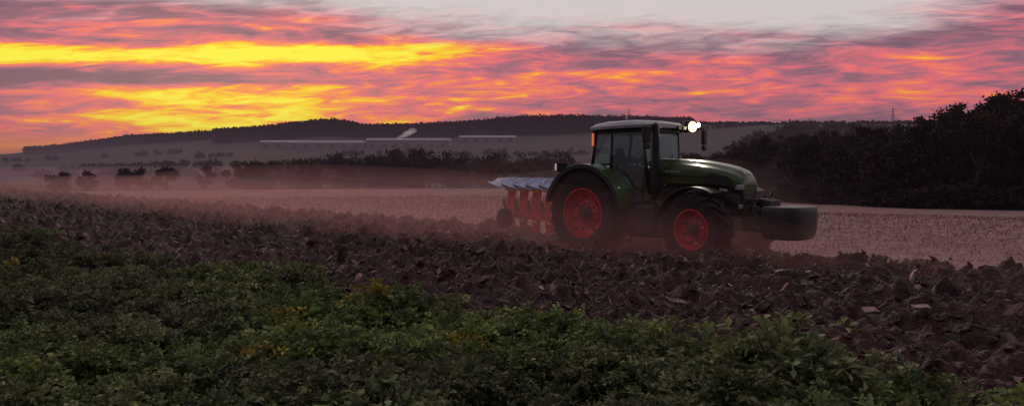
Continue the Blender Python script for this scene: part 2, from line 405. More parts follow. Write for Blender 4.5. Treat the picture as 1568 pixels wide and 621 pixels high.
# ------------------------------------------------------------------ trees
m_tree=attrmat('tree_leaf',.9,0,.08); m_bark=pmat('bark',(.035,.026,.025),.9)
def tube_v(pts,rads,seg=6):
    pts=np.array(pts,float); V=[]
    for i,pt in enumerate(pts):
        dv=pts[min(i+1,len(pts)-1)]-pts[max(i-1,0)]; dv/=np.linalg.norm(dv)+1e-9
        a=np.cross(dv,[.31,.9,.1]); a/=np.linalg.norm(a); b=np.cross(dv,a)
        for k in range(seg):
            t=2*math.pi*k/seg; V.append(pt+(a*math.cos(t)+b*math.sin(t))*rads[i])
    Fc=[]
    for i in range(len(pts)-1):
        for k in range(seg): Fc.append([i*seg+k,i*seg+(k+1)%seg,(i+1)*seg+(k+1)%seg,(i+1)*seg+k])
    return np.array(V),np.array(Fc)
def quads_at(c,size,r):
    n=len(c); a=r.normal(size=(n,3)); a/=np.linalg.norm(a,axis=1,keepdims=True); b=np.cross(a,r.normal(size=(n,3))); b/=np.linalg.norm(b,axis=1,keepdims=True)
    s=(size*r.uniform(.6,1.3,n))[:,None]; a=a*s*.6; b=b*s*.45
    return np.stack([c-a,c+b,c+a,c-b],1).reshape(-1,3)
def add_tree(mb,x,y,h,cr,r,n=900,size=.4,col=(.05,.04,.03),low=.18,limbs=True,zb=None,var=.45):
    z0=terr1(x,y)-.2 if zb is None else zb
    tr=[(x,y,z0),(x+r.normal()*.02*h,y,z0+h*.25),(x+r.normal()*.04*h,y+r.normal()*.03*h,z0+h*.55),(x+r.normal()*.05*h,y,z0+h*.85)]
    v,f=tube_v(tr,[h*.028,h*.02,h*.013,h*.004]); mb.add(v,f,1,np.array([.04,.03,.03]))
    nb=int(r.integers(14,22)); bl=[]
    for k in range(nb):
        dv=r.normal(size=3); dv/=np.linalg.norm(dv); q_=r.uniform(.45,1)**.6
        t=(dv[2]+1)/2; prof=1.0-.35*t
        bc=np.array([x+dv[0]*cr*q_*prof,y+dv[1]*cr*q_*prof,z0+h*(low+(1-low)*.5)+dv[2]*q_*h*(1-low)*.44])
        bl.append(bc)
        if limbs and k<9:
            s0=np.array(tr[1])*(1-.5*t)+np.array(tr[2])*(.5*t); v,f=tube_v([s0,(s0+bc)/2+np.array([0,0,.03*h]),bc],[h*.011,h*.007,h*.002],5); mb.add(v,f,1,np.array([.04,.03,.03]))
    bl=np.array(bl); bi=r.integers(0,nb,n); br=cr*r.uniform(.22,.42,nb); bk=r.uniform(1-var,1+var,nb)
    o=r.normal(size=(n,3)); o/=np.linalg.norm(o,axis=1,keepdims=True); o*=(r.random(n)**.45)[:,None]
    c=bl[bi]+o*br[bi][:,None]*np.array([1,1,.8])
    st=r.random(n)<.08; c[st]+=r.normal(size=(st.sum(),3))*cr*.14
    c[:,2]=np.maximum(c[:,2],z0+.1)
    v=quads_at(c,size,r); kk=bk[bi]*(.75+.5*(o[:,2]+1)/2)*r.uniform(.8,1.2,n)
    mb.add(v,np.arange(n*4).reshape(-1,4),0,np.repeat(np.array(col)*kk[:,None],4,0))
def P(sx,dep): return ((sx-CX)/F*dep,dep)
autumn=[(.036,.032,.020),(.032,.036,.019),(.048,.030,.020),(.054,.030,.021),(.032,.028,.021)]
def ztop(sy,dep): return EYE+(HY-sy)/F*dep
tid=0
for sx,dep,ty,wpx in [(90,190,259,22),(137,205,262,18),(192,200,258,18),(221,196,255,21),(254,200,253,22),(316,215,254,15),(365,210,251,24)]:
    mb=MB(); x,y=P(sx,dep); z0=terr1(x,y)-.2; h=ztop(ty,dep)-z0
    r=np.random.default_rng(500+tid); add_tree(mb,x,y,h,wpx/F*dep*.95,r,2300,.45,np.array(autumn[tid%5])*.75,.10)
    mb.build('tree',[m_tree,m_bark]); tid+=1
mb=MB(); r=np.random.default_rng(900)
hx=[375,420,470,520,560,600,650,690,725,760,800,845,880,950,1050]; hy=[248,240,243,234,240,228,222,224,241,235,239,232,243,239,235]
for i in range(190):
    sx=r.uniform(372,1080); dep=r.uniform(205,290) if sx<740 else r.uniform(190,320); x,y=P(sx,dep); z0=terr1(x,y)-.2
    ty=np.interp(sx,hx,hy)+r.uniform(-4,16); h=max(3,ztop(ty,dep)-z0)
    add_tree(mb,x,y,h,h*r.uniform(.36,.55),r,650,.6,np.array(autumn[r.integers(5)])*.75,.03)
mb.build('hedgerow_trees',[m_tree,m_bark])
mb=MB()
for (sa,da,sb_,db,nn) in ((-60,420,430,330,60),(20,640,600,560,80),(300,900,960,760,80),(-100,1000,380,1150,50)):
    for i in range(nn):
        t=r.random()
        if vn(t*9,sa*.1,3)<.36: continue
        x,y=P(sa+(sb_-sa)*t,da+(db-da)*t+r.normal()*6); add_tree(mb,x,y,r.uniform(2.5,7),r.uniform(3,6),r,170,1.1+da/900,autumn[r.integers(5)],.0,False)
mb.build('valley_bushes',[m_tree,m_bark])
mb=MB(); fx=[1080,1100,1130,1180,1230,1300,1350,1400,1440,1470,1520,1568,1700,1900]; fy=[244,230,216,203,196,192,188,175,161,147,133,126,116,112]
for i in range(260):
    sx=r.uniform(1085,1720)
    dmin=np.interp(sx,[1085,1200,1400,1700],[190,130,104,98]); dep=dmin*(1+r.random()**1.6*.5)
    x,y=P(sx,dep); z0=terr1(x,y)-.2
    front=dep<dmin*1.14
    ty=np.interp(sx,fx,fy)+r.uniform(-5,10)+(r.uniform(5,60)*(sx>1180) if front else 0)
    h=max(3,ztop(ty,dep)-z0); cc=np.array(autumn[r.integers(5)])*(r.uniform(.6,1.15) if front else .6)
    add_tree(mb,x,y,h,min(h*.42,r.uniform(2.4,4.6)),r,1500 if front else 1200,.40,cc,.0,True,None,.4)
for i in range(90):
    sx=r.uniform(1085,1720); dep=np.interp(sx,[1085,1200,1400,1700],[186,127,102,96])+r.normal()*1.2
    x,y=P(sx,dep); add_tree(mb,x,y,r.uniform(1.2,4),r.uniform(1.4,2.6),r,420,.4,np.array(autumn[r.integers(5)])*.8,.0,False,None,.4)
mb.build('forest',[m_tree,m_bark])
mb=MB()
for i in range(80):
    sx=r.uniform(1120,1380); dep=r.uniform(420,560); x,y=P(sx,dep); z0=terr1(x,y)
    ty=np.interp(sx,[1120,1180,1210,1260,1300,1340,1380],[212,192,181,183,181,184,194])+r.uniform(-1,10); h=min(24,max(4,ztop(ty,dep)-z0)); add_tree(mb,x,y,h,h*.36,r,420,1.1,np.array(autumn[r.integers(5)])*.7,.0,False,None,.25)
for i in range(40):
    sx=r.uniform(1040,1160); dep=r.uniform(1150,1250); x,y=P(sx,dep); add_tree(mb,x,y,r.uniform(4,9),4,r,60,2.2,(.04,.03,.035),.05,False)
mb.build('distant_tree_row',[m_tree,m_bark])
mb=MB()
def far_wood(n,sx0,sx1,d0,d1,hlo,hhi):
    sx=r.uniform(sx0,sx1,n); dep=r.uniform(d0,d1,n); az=np.arctan((sx-CX)/F); rr=dep
    x=rr*np.sin(az); y=rr*np.cos(az); z=terrain(x,y); h=r.uniform(hlo,hhi,n)
    q_=30
    o=r.normal(size=(n,q_,3)); o/=np.linalg.norm(o,axis=2,keepdims=True); o*=r.random((n,q_,1))**.4
    c=np.stack([x,y,z+h*.5],-1)[:,None]+o*np.stack([h*.45,h*.45,h*.5],-1)[:,None]
    v=quads_at(c.reshape(-1,3),4.6,r); kk=np.repeat(r.uniform(.5,1.35,n),q_)*r.uniform(.8,1.2,n*q_)
    mb.add(v,np.arange(len(v)).reshape(-1,4),0,np.repeat(np.array([.030,.021,.026])*kk[:,None],4,0))  # mauve of the distance haze is put into the crown colour
far_wood(3600,330,580,1420,1980,8,18)
far_wood(1500,40,400,1640,1960,7,14)
far_wood(5200,560,1060,1380,1960,9,19)
far_wood(300,760,1000,1880,1930,14,22)
far_wood(900,1040,1800,1850,1950,3,9)
mb.build('wooded_hills',[m_tree,m_bark])

# ------------------------------------------------------------------ object-building helpers
def finish(o,mat,bevel=0,smooth=False,parent=None,seg=2):
    o.data.materials.append(mat)
    if smooth:
        for p_ in o.data.polygons: p_.use_smooth=True
    if bevel:
        b=o.modifiers.new('b','BEVEL'); b.width=bevel; b.segments=seg; b.limit_method='ANGLE'
    return link(o,parent)
def meshobj(name,v,f):
    me=bpy.data.meshes.new(name); me.from_pydata([tuple(a) for a in v],[],[tuple(int(i) for i in a) for a in f]); 
    bm=bmesh.new(); bm.from_mesh(me); bmesh.ops.recalc_face_normals(bm,faces=bm.faces); bm.to_mesh(me); bm.free(); me.update(); return bpy.data.objects.new(name,me)
def box(name,c,s,mat,par,rot=(0,0,0),bevel=.012):
    x,y,z=[a/2 for a in s]; v=[(i*x,j*y,k*z) for i in(-1,1) for j in(-1,1) for k in(-1,1)]
    f=[(0,1,3,2),(4,6,7,5),(0,4,5,1),(2,3,7,6),(0,2,6,4),(1,5,7,3)]
    o=meshobj(name,v,f); o.location=c; o.rotation_euler=rot; return finish(o,mat,bevel,False,par)
def prism(name,prof,y0,y1,mat,par,bevel=.01,smooth=False):
    n=len(prof); v=[(a,y0,b) for a,b in prof]+[(a,y1,b) for a,b in prof]
    f=[tuple(range(n)),tuple(range(2*n-1,n-1,-1))]+[(i,(i+1)%n,n+(i+1)%n,n+i) for i in range(n)]
    o=meshobj(name,v,f); return finish(o,mat,bevel,smooth,par)
def tube(name,pts,r_,mat,par,seg=12):
    if np.isscalar(r_): r_=[r_]*len(pts)
    v,f=tube_v(pts,r_,seg); n=len(pts); f=[tuple(a) for a in f]+[tuple(range(seg)),tuple(range((n-1)*seg,n*seg))]
    o=meshobj(name,v,f); o=finish(o,mat,0,False,par)
    for p_ in o.data.polygons: p_.use_smooth=len(p_.vertices)==4
    return o
def lathe_vf(prof,seg=64):
    V=[];Fc=[];n=len(prof)
    for k in range(seg):
        t=2*math.pi*k/seg
        for r0,y0 in prof: V.append((r0*math.cos(t),y0,r0*math.sin(t)))
    for k in range(seg):
        for i in range(n-1): Fc.append((k*n+i,k*n+i+1,((k+1)%seg)*n+i+1,((k+1)%seg)*n+i))
    return V,Fc
def lathe(name,prof,mat,par,loc,seg=64,rot=0):
    V,Fc=lathe_vf(prof,seg); o=meshobj(name,V,Fc); o.location=loc; o.rotation_euler=(0,0,rot)
    finish(o,mat,0,True,par)
    e=o.modifiers.new('e','EDGE_SPLIT'); e.split_angle=rad(35); return o
m_tyre=pmat('tyre_rubber',(.018,.013,.013),.8,0,.5,9,.2,spec=.3)
m_red=pmat('red_rim_paint',(.42,.008,.028),.5,0,.45,7,coat=.1)
m_redp=pmat('red_plough_paint',(.42,.016,.014),.6,0,.55,9,spec=.3)
m_green=pmat('green_paint',(.036,.072,.016),.33,0,.25,3,coat=.35)
m_black=pmat('black_plastic',(.012,.011,.012),.5,0,.3,6,spec=.35)
m_dark=pmat('dark_metal',(.028,.024,.024),.55,.4,.4,8)
m_roof=pmat('roof_panel',(.27,.27,.29),.4,0,.15,3,coat=.3)
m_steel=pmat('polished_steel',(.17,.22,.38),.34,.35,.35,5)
m_steeld=pmat('soiled_steel',(.06,.045,.045),.6,.3,.5,5)
m_yel=pmat('yellow_paint',(.62,.34,.012),.55,0,.3,8,spec=.3)
m_seat=pmat('seat_fabric',(.04,.045,.05),.9)
m_lit=pmat('lit_lamp',(.9,.9,.8),.4,0,0,5,emis=(1,.93,.70),es=30)
m_glow=pmat('lamp_glow',(.9,.8,.5),.3,0,0,5,emis=(1,.62,.22),es=1.6)  # self-lit yellow standing in for the glow around the lamp
m_lens=pmat('lamp_lens',(.38,.38,.38),.2,.3,.1,5)
m_orange=pmat('indicator',(.5,.1,.03),.3,0,.1,5,emis=(1,.18,.06),es=.55)
m_white=pmat('white_plate',(.6,.55,.55),.5,0,.2,5,emis=(1,.85,.85),es=.25)
gl,gnt,go=newmat('cab_glass')
tr=gnt.nodes.new('ShaderNodeBsdfTransparent'); tr.inputs[0].default_value=(.50,.62,.63,1)
gs=gnt.nodes.new('ShaderNodeBsdfGlossy'); gs.inputs['Roughness'].default_value=.03; gs.inputs[0].default_value=(.7,.8,.85,1)
lw=gnt.nodes.new('ShaderNodeLayerWeight'); lw.inputs[0].default_value=.5
pw_=gnt.nodes.new('ShaderNodeMath'); pw_.operation='POWER'; pw_.inputs[1].default_value=4; gnt.links.new(lw.outputs['Facing'],pw_.inputs[0])
ma_=gnt.nodes.new('ShaderNodeMath'); ma_.operation='MULTIPLY_ADD'; ma_.inputs[1].default_value=.8; ma_.inputs[2].default_value=.05; gnt.links.new(pw_.outputs[0],ma_.inputs[0])
mx=gnt.nodes.new('ShaderNodeMixShader')
gnt.links.new(ma_.outputs[0],mx.inputs[0]); gnt.links.new(tr.outputs[0],mx.inputs[1]); gnt.links.new(gs.outputs[0],mx.inputs[2]); gnt.links.new(mx.outputs[0],go.inputs[0])

def wheel(pre,par,loc,R,W,rimR,nl,side,steer=0):
    w2=W/2
    prof=[(rimR,-w2*.80),(rimR+.05,-w2*.92),(rimR+(R-rimR)*.5,-w2*1.0),(R-.09,-w2*.96),(R-.05,-w2*.82),(R-.045,0),(R-.05,w2*.82),(R-.09,w2*.96),(rimR+(R-rimR)*.5,w2),(rimR+.05,w2*.92),(rimR,w2*.80)]
    V,Fc=lathe_vf(prof,72); V=list(V);Fc=list(Fc)
    for i in range(nl):
        for s in (1,-1):
            a0=2*math.pi*(i+(.5 if s>0 else 0))/nl; st=6; b0=len(V)
            for k in range(st+1):
                t=k/st; y=s*(-.04+t*(w2*1.02+.04)); ang=a0+t*.30; ro=R if t<.85 else R-.05*(t-.85)/.15
                ri=R-.06 if t<.8 else R-.12; th=(.055 if R<.9 else .042)*(1-.2*t)
                for (rr_,dt) in ((ri,-th),(ro,-th*.75),(ro,th*.75),(ri,th)): V.append((rr_*math.cos(ang+dt),y,rr_*math.sin(ang+dt)))
            for k in range(st):
                for j in range(3): Fc.append((b0+k*4+j,b0+k*4+j+1,b0+(k+1)*4+j+1,b0+(k+1)*4+j))
            Fc.append((b0,b0+1,b0+2,b0+3)); e=b0+st*4; Fc.append((e,e+1,e+2,e+3))
    o=meshobj(pre+'_tyre',V,Fc); o.location=loc; o.rotation_euler=(0,rng.uniform(0,.3),steer); finish(o,m_tyre,0,False,par)
    s=side
    q=w2
    prof=[(rimR+.025,s*q*.84),(rimR+.02,s*q*.90),(rimR-.01,s*q*.90),(rimR-.03,s*q*.70),(rimR-.06,s*q*.45),(rimR-.08,s*q*.15),(rimR*.62,s*q*.02),(rimR*.55,s*q*.22),(rimR*.36,s*q*.30),(rimR*.34,s*q*.34),(0.001,s*q*.34)]
    lathe(pre+'_rim',prof,m_red,par,loc,72,steer)
    prof=[(rimR*.30,s*q*.30),(rimR*.30,s*q*.52),(rimR*.24,s*q*.60),(rimR*.12,s*q*.62),(rimR*.11,s*q*.72),(.001,s*q*.72)]
    lathe(pre+'_hub',prof,m_dark,par,loc,32,steer)
    V=[];Fc=[]
    def cyl(cx,cz,y0,y1,rr_,sc=1,seg=8,ang=0):
        b0=len(V)
        for yy in (y0,y1):
            for k in range(seg):
                t=2*math.pi*k/seg; a=rr_*math.cos(t)*sc; b_=rr_*math.sin(t); V.append((cx+a*math.cos(ang)-b_*math.sin(ang),yy,cz+a*math.sin(ang)+b_*math.cos(ang)))
        for k in range(seg): Fc.append((b0+k,b0+(k+1)%seg,b0+seg+(k+1)%seg,b0+seg+k))
        Fc.append(tuple(range(b0+seg,b0+2*seg)))
    for k in range(10): t=2*math.pi*k/10; cyl(rimR*.44*math.cos(t),rimR*.44*math.sin(t),s*q*.24,s*q*.36,.018)
    for k in range(8): t=2*math.pi*(k+.5)/8; cyl(rimR*.74*math.cos(t),rimR*.74*math.sin(t),s*q*.0,s*q*.135,.045,.7,12,t)
    o=meshobj(pre+'_bolts',V,Fc); o.location=loc; o.rotation_euler=(0,0,steer); finish(o,m_dark,0,False,par)

tr_=bpy.data.objects.new('tractor',None); link(tr_); tr_.location=(2.48,18.67,.02); tr_.rotation_euler=(0,0,rad(-45))
RW=1.0; FW=.77; WB=2.85
wheel('rear_wheel_near',tr_,(0,-.95,RW),RW,.62,.56,22,-1); wheel('rear_wheel_far',tr_,(0,.95,RW),RW,.62,.56,22,1)
wheel('front_wheel_near',tr_,(WB,-.93,FW),FW,.50,.41,19,-1,rad(-6)); wheel('front_wheel_far',tr_,(WB,.93,FW),FW,.50,.41,19,1,rad(-6))
def arcprof(cx,cz,ri,ro,a0,a1,n=22):
    p_=[(cx+ro*math.cos(rad(a)),cz+ro*math.sin(rad(a))) for a in np.linspace(a0,a1,n)]
    return p_+[(cx+ri*math.cos(rad(a)),cz+ri*math.sin(rad(a))) for a in np.linspace(a1,a0,n)]
for s,n in ((-1,'near'),(1,'far')):
    ys=sorted((s*.58,s*1.27)); prism('rear_fender_'+n,arcprof(0,RW,1.10,1.14,8,168),ys[0],ys[1],m_green,tr_,.01)
    ys=sorted((s*.575,s*.62)); prism('fender_side_'+n,arcprof(0,RW,.55,1.13,2,168),ys[0],ys[1],m_green,tr_,.01)
    ys=sorted((s*1.272,s*1.292)); prism('fender_lip_'+n,arcprof(0,RW,1.03,1.13,10,165),ys[0],ys[1],m_black,tr_,.006)
    ys=sorted((s*.70,s*1.16)); prism('front_fender_'+n,arcprof(WB,FW,.86,.885,60,165),ys[0],ys[1],m_black,tr_,.006)
    box('front_fender_stay_'+n,(WB,s*.62,FW+.45),(.08,.1,.85),m_dark,tr_)
    box('fender_lamp_'+n,(-.75,s*1.15,2.06),(.10,.26,.16),m_white,tr_)
    box('fender_lamp_case_'+n,(-.69,s*1.15,2.06),(.06,.32,.22),m_black,tr_)
box('chassis',(1.35,0,.95),(3.7,.5,.5),m_dark,tr_)
box('gearbox',(.1,0,1.0),(1.3,.8,.7),m_dark,tr_)
tube('rear_axle',[(0,-.9,RW),(0,.9,RW)],.17,m_dark,tr_); tube('front_axle',[(WB,-.9,FW),(WB,.9,FW)],.13,m_dark,tr_)
box('engine_block',(2.3,0,1.32),(2.0,.62,.6),m_black,tr_,bevel=.03)
def sect(x,w_,zt,zb):
    return [(x,-w_*.92,zb),(x,-w_,zb+(zt-zb)*.45),(x,-w_*.99,zt-.17),(x,-w_*.90,zt-.10),(x,-w_*.62,zt-.055),(x,-w_*.50,zt-.01),(x,-w_*.25,zt+.01),(x,0,zt+.015),(x,w_*.25,zt+.01),(x,w_*.50,zt-.01),(x,w_*.62,zt-.055),(x,w_*.90,zt-.10),(x,w_*.99,zt-.17),(x,w_,zb+(zt-zb)*.45),(x,w_*.92,zb)]
def loft(name,secs,mat,caps=True,bevel=0,ang=40):
    n=len(secs[0]); V=[p_ for s_ in secs for p_ in s_]; Fc=[(i*n+j,i*n+j+1,(i+1)*n+j+1,(i+1)*n+j) for i in range(len(secs)-1) for j in range(n-1)]
    Fc+=[(i*n,(i+1)*n,(i+1)*n+n-1,i*n+n-1) for i in range(len(secs)-1)]
    if caps: Fc+=[tuple(range(n)),tuple(range((len(secs)-1)*n,len(secs)*n))]
    o=meshobj(name,V,Fc); finish(o,mat,bevel,True,tr_); e=o.modifiers.new('e','EDGE_SPLIT'); e.split_angle=rad(ang); return o
loft('bonnet',[sect(1.42,.43,2.25,1.70),sect(1.9,.445,2.23,1.70),sect(2.5,.445,2.19,1.70),sect(2.95,.43,2.12,1.68),sect(3.25,.40,2.05,1.64),sect(3.42,.37,1.985,1.60),sect(3.50,.34,1.92,1.57),sect(3.54,.31,1.83,1.55)],m_green,ang=24)
loft('bonnet_lower',[sect(1.6,.41,1.695,1.20),sect(2.3,.42,1.695,1.12),sect(2.95,.41,1.675,1.06),sect(3.3,.385,1.63,1.02),sect(3.50,.34,1.56,1.02)],m_black)
box('nose_grille',(3.515,0,1.40),(.07,.58,.66),m_black,tr_,(0,rad(-5),0),.02)
for k in range(6): box('grille_bar_%d'%k,(3.56,0,1.14+k*.09),(.012,.52,.02),m_dark,tr_,(0,rad(-5),0),.004)
for s in (-1,1):
    box('headlamp_%d'%(s+2),(3.45,s*.30,1.64),(.18,.14,.11),m_lens,tr_,(0,0,s*.5),.02)
    box('headlamp_low_%d'%(s+2),(3.47,s*.28,1.24),(.14,.12,.10),m_lens,tr_,(0,0,s*.5),.02)
    for k in range(5): box('side_vent_%d_%d'%(s+2,k),(2.45+k*.16,s*.427,1.44-.012*k),(.10,.012,.28),m_dark,tr_,(0,.25,0),.004)
    box('bonnet_stripe_%d'%(s+2),(2.2,s*.449,1.87),(1.5,.012,.035),m_black,tr_,(0,rad(1.5),0),.004)
    prism('bonnet_side_grille_%d'%(s+2),[(2.65,1.73),(3.32,1.67),(3.28,1.85),(2.85,1.95)],s*.425,s*.444,m_black,tr_,.004)
    for k in range(6): box('badge_%d_%d'%(s+2,k),(1.75+k*.07,s*.451,1.97-.003*k),(.045,.01,.05),m_roof,tr_,(0,0,0),.003)
    box('lamp_strip_%d'%(s+2),(3.15,s*.41,1.58),(.20,.02,.05),m_lens,tr_,(0,.1,s*.1),.005)
ZC0,ZC1=1.28,2.86
m_cab=m_black
def pil(n,b,t,r_=.045): tube(n,[b,t],r_,m_cab,tr_,8)
for s,n in ((-1,'near'),(1,'far')):
    pil('pillar_rear_'+n,(-.18,s*.70,1.75),(-.02,s*.70,ZC1)); pil('pillar_mid_'+n,(.50,s*.80,1.9),(.48,s*.74,ZC1),.032); pil('pillar_front_'+n,(1.44,s*.62,1.45),(1.30,s*.70,ZC1),.035)
    pil('sill_'+n,(1.40,s*.74,1.30),(.75,s*.80,1.25),.045); pil('sill_rise_'+n,(.75,s*.80,1.25),(.50,s*.80,1.9),.045)
    pil('belt_'+n,(.5,s*.79,2.12),(-.14,s*.72,2.12),.025)
    v=[(-.12,s*.70,2.12),(.48,s*.79,2.12),(.47,s*.745,2.84),(-.03,s*.70,2.84)]; finish(meshobj('rear_side_glass_'+n,v,[(0,1,2,3)]),gl,0,False,tr_)
    v=[(.54,s*.79,1.9),(.78,s*.79,1.3),(1.40,s*.72,1.34),(1.30,s*.70,2.84),(.51,s*.745,2.84)]; finish(meshobj('door_glass_'+n,v,[(0,1,2,3,4)]),gl,0,False,tr_)
    pil('handle_'+n,(.60,s*.83,1.75),(.60,s*.83,2.1),.014)
v=[(1.44,-.60,1.6),(1.44,.60,1.6),(1.32,.68,2.84),(1.32,-.68,2.84)]; finish(meshobj('windscreen',v,[(0,1,2,3)]),gl,0,False,tr_)
v=[(-.16,-.68,2.0),(-.16,.68,2.0),(-.03,.68,2.84),(-.03,-.68,2.84)]; finish(meshobj('rear_window',v,[(0,1,2,3)]),gl,0,False,tr_)
box('cab_floor',(.65,0,1.28),(1.45,1.3,.10),m_black,tr_); box('cab_rear_wall',(-.12,0,1.65),(.08,1.36,.68),m_black,tr_)
box('dashboard',(1.28,0,1.72),(.22,.5,.34),m_black,tr_,bevel=.04)
box('seat_base',(.42,0,1.62),(.5,.5,.16),m_seat,tr_,bevel=.05); box('seat_back',(.18,0,2.0),(.14,.48,.70),m_seat,tr_,(0,rad(-8),0),.05); box('headrest',(.14,0,2.42),(.10,.26,.18),m_seat,tr_,bevel=.04)
box('armrest_console',(.55,-.36,1.90),(.45,.14,.08),m_black,tr_); box('display_screen',(.95,-.42,2.15),(.03,.26,.20),m_black,tr_,(0,0,.5))
tube('wiper',[(1.46,.1,1.75),(1.40,.35,2.35)],.012,m_black,tr_,6)
tube('steering_column',[(1.25,0,1.75),(1.0,0,2.02)],.03,m_black,tr_)
v,f=[],[]
for k in range(24):
    t=2*math.pi*k/24
    for j in range(6):
        u2=2*math.pi*j/6; R_=.19+.015*math.cos(u2); v.append((R_*math.cos(t),R_*math.sin(t),.015*math.sin(u2)))
for k in range(24):
    for j in range(6): f.append((k*6+j,k*6+(j+1)%6,((k+1)%24)*6+(j+1)%6,((k+1)%24)*6+j))
o=meshobj('steering_wheel',v,f); o.location=(.99,0,2.04); o.rotation_euler=(0,rad(-40),0); finish(o,m_black,0,True,tr_)
def rsec(x,w_,zt,zb): return [(x,-w_,zb),(x,-w_*1.02,zb+.06),(x,-w_*.97,zt-.05),(x,-w_*.8,zt),(x,0,zt+.02),(x,w_*.8,zt),(x,w_*.97,zt-.05),(x,w_*1.02,zb+.06),(x,w_,zb)]
loft('cab_roof',[rsec(-.18,.70,3.0,2.93),rsec(-.12,.74,3.06,2.92),rsec(.3,.79,3.11,2.93),rsec(1.0,.79,3.12,2.94),rsec(1.42,.74,3.08,2.94),rsec(1.52,.70,3.02,2.95)],m_roof)
loft('roof_liner',[rsec(-.12,.70,2.925,2.83),rsec(.4,.75,2.93,2.84),rsec(1.1,.75,2.935,2.84),rsec(1.44,.70,2.94,2.86)],m_black)
for s in (-1,1):
    for k,(xx,yy) in enumerate(((1.50,.62),(1.52,.40))):
        box('roof_lamp_%d_%d'%(s+2,k),(xx,s*yy,2.96),(.08,.15,.10),m_black,tr_,bevel=.015)
        box('roof_lamp_lens_%d_%d'%(s+2,k),(xx+.043,s*yy,2.96),(.01,.12,.075),m_lens,tr_,bevel=.003)
    box('rear_roof_lamp_%d'%(s+2),(-.16,s*.55,2.88),(.08,.14,.09),m_black,tr_)
box('work_lamp_case',(1.52,.88,3.0),(.14,.32,.27),m_black,tr_,(0,0,-.35),.03)
box('work_lamp_arm',(1.44,.76,2.97),(.10,.34,.10),m_black,tr_)
def disc(name,c,r_,mat,nrm):
    V=[(0,0,.012)]+[(r_*math.cos(t),r_*math.sin(t),0) for t in np.linspace(0,2*math.pi,25)[:-1]]
    o=meshobj(name,V,[(0,i+1,(i+1)%24+1) for i in range(24)]); o.location=c; o.rotation_euler=Vector(nrm).to_track_quat('Z','Y').to_euler(); finish(o,mat,0,True,tr_)
disc('work_lamp_glow_ring',(1.612,.85,3.0),.125,m_glow,(.93,-.35,-.02))  # added ring: yellow edge of the lamp's glow, behind the lens
disc('work_lamp_lens',(1.632,.843,3.0),.088,m_lit,(.93,-.35,-.02))
disc('work_lamp_lens_small',(1.605,1.12,3.05),.05,m_lit,(.95,-.3,-.05))
box('work_lamp_case_small',(1.55,1.12,3.05),(.08,.14,.13),m_black,tr_,(0,0,-.3),.02)
sp=bpy.data.lights.new('work_lamp_light','SPOT'); sp.energy=260; sp.spot_size=rad(120); sp.spot_blend=.8; sp.shadow_soft_size=.06; sp.color=(1,.9,.7)
o=bpy.data.objects.new('work_lamp_light',sp); o.location=(1.74,.81,3.0); o.rotation_euler=Vector((-.9,.3,.35)).to_track_quat('Z','Y').to_euler(); link(o,tr_)
tube('aerial',[(.55,-.2,3.1),(.55,-.2,3.42)],.008,m_black,tr_,6); tube('aerial_2',[(.2,.2,3.1),(.2,.2,3.3)],.03,m_roof,tr_,10)
for s,n,yy,xx in ((-1,'near',1.0,1.62),(1,'far',1.38,1.6)):
    tube('mirror_arm_'+n,[(1.40,s*.70,2.92),(xx,s*(yy-.08),2.98),(xx,s*yy,2.95),(xx,s*yy,2.5)],.018,m_black,tr_,8)
    box('mirror_'+n,(xx,s*yy,2.78),(.09,.22,.36),m_black,tr_,(0,0,s*.2),.03); box('mirror_low_'+n,(xx,s*yy,2.52),(.08,.19,.14),m_black,tr_,(0,0,s*.2),.03)
box('side_indicator',(-.05,-.78,2.70),(.05,.03,.30),m_orange,tr_,bevel=.008)
tube('exhaust_stack',[(1.62,-.66,1.35),(1.62,-.66,1.75),(1.62,-.66,2.65),(1.62,-.66,2.95),(1.60,-.70,3.02)],[.10,.10,.095,.065,.06],m_black,tr_,16)
tube('exhaust_lower',[(2.0,-.42,1.3),(1.75,-.60,1.2),(1.62,-.66,1.4)],.08,m_dark,tr_)
tube('air_intake',[(1.58,.62,1.5),(1.58,.62,2.3)],.07,m_black,tr_)
box('fuel_tank',(1.42,-.72,.88),(.80,.50,.72),m_black,tr_,bevel=.08)
box('battery_box',(1.83,-.66,.78),(.25,.40,.5),m_dark,tr_,bevel=.03)
box('fuel_tank_far',(1.35,.72,.85),(.95,.46,.62),m_black,tr_,bevel=.08)
for k in range(4): box('step_%d'%k,(1.02+.02*k,-.98+.03*k,.42+.27*k),(.42,.22,.035),m_dark,tr_,bevel=.006)
for dx in (-.21,.21): tube('step_rail_%d'%(dx>0),[(1.02+dx,-1.02,.38),(1.08+dx,-.9,1.3)],.018,m_dark,tr_,8)
tube('grab_rail',[(1.36,-.80,1.35),(1.44,-.86,1.6),(1.40,-.84,2.2)],.014,m_black,tr_,8)
tube('hydraulic_ram',[(2.1,-.35,.7),(2.75,-.55,.75)],.04,m_dark,tr_)
box('front_linkage_frame',(3.72,0,.98),(.44,.62,.5),m_dark,tr_,bevel=.03)
for s in (-1,1):
    tube('front_lift_arm_%d'%(s+2),[(3.7,s*.36,.85),(4.05,s*.40,.80),(4.2,s*.40,.82)],.05,m_dark,tr_); tube('front_lift_ram_%d'%(s+2),[(3.70,s*.30,1.25),(4.02,s*.38,.88)],.035,m_dark,tr_)
    tube('hose_%d'%(s+2),[(3.6,s*.2,1.3),(3.78,s*.22,1.46),(4.0,s*.2,1.34),(4.05,s*.2,1.1)],.018,m_black,tr_,8)
tube('top_link',[(3.70,0,1.30),(4.2,0,1.18)],.05,m_dark,tr_)
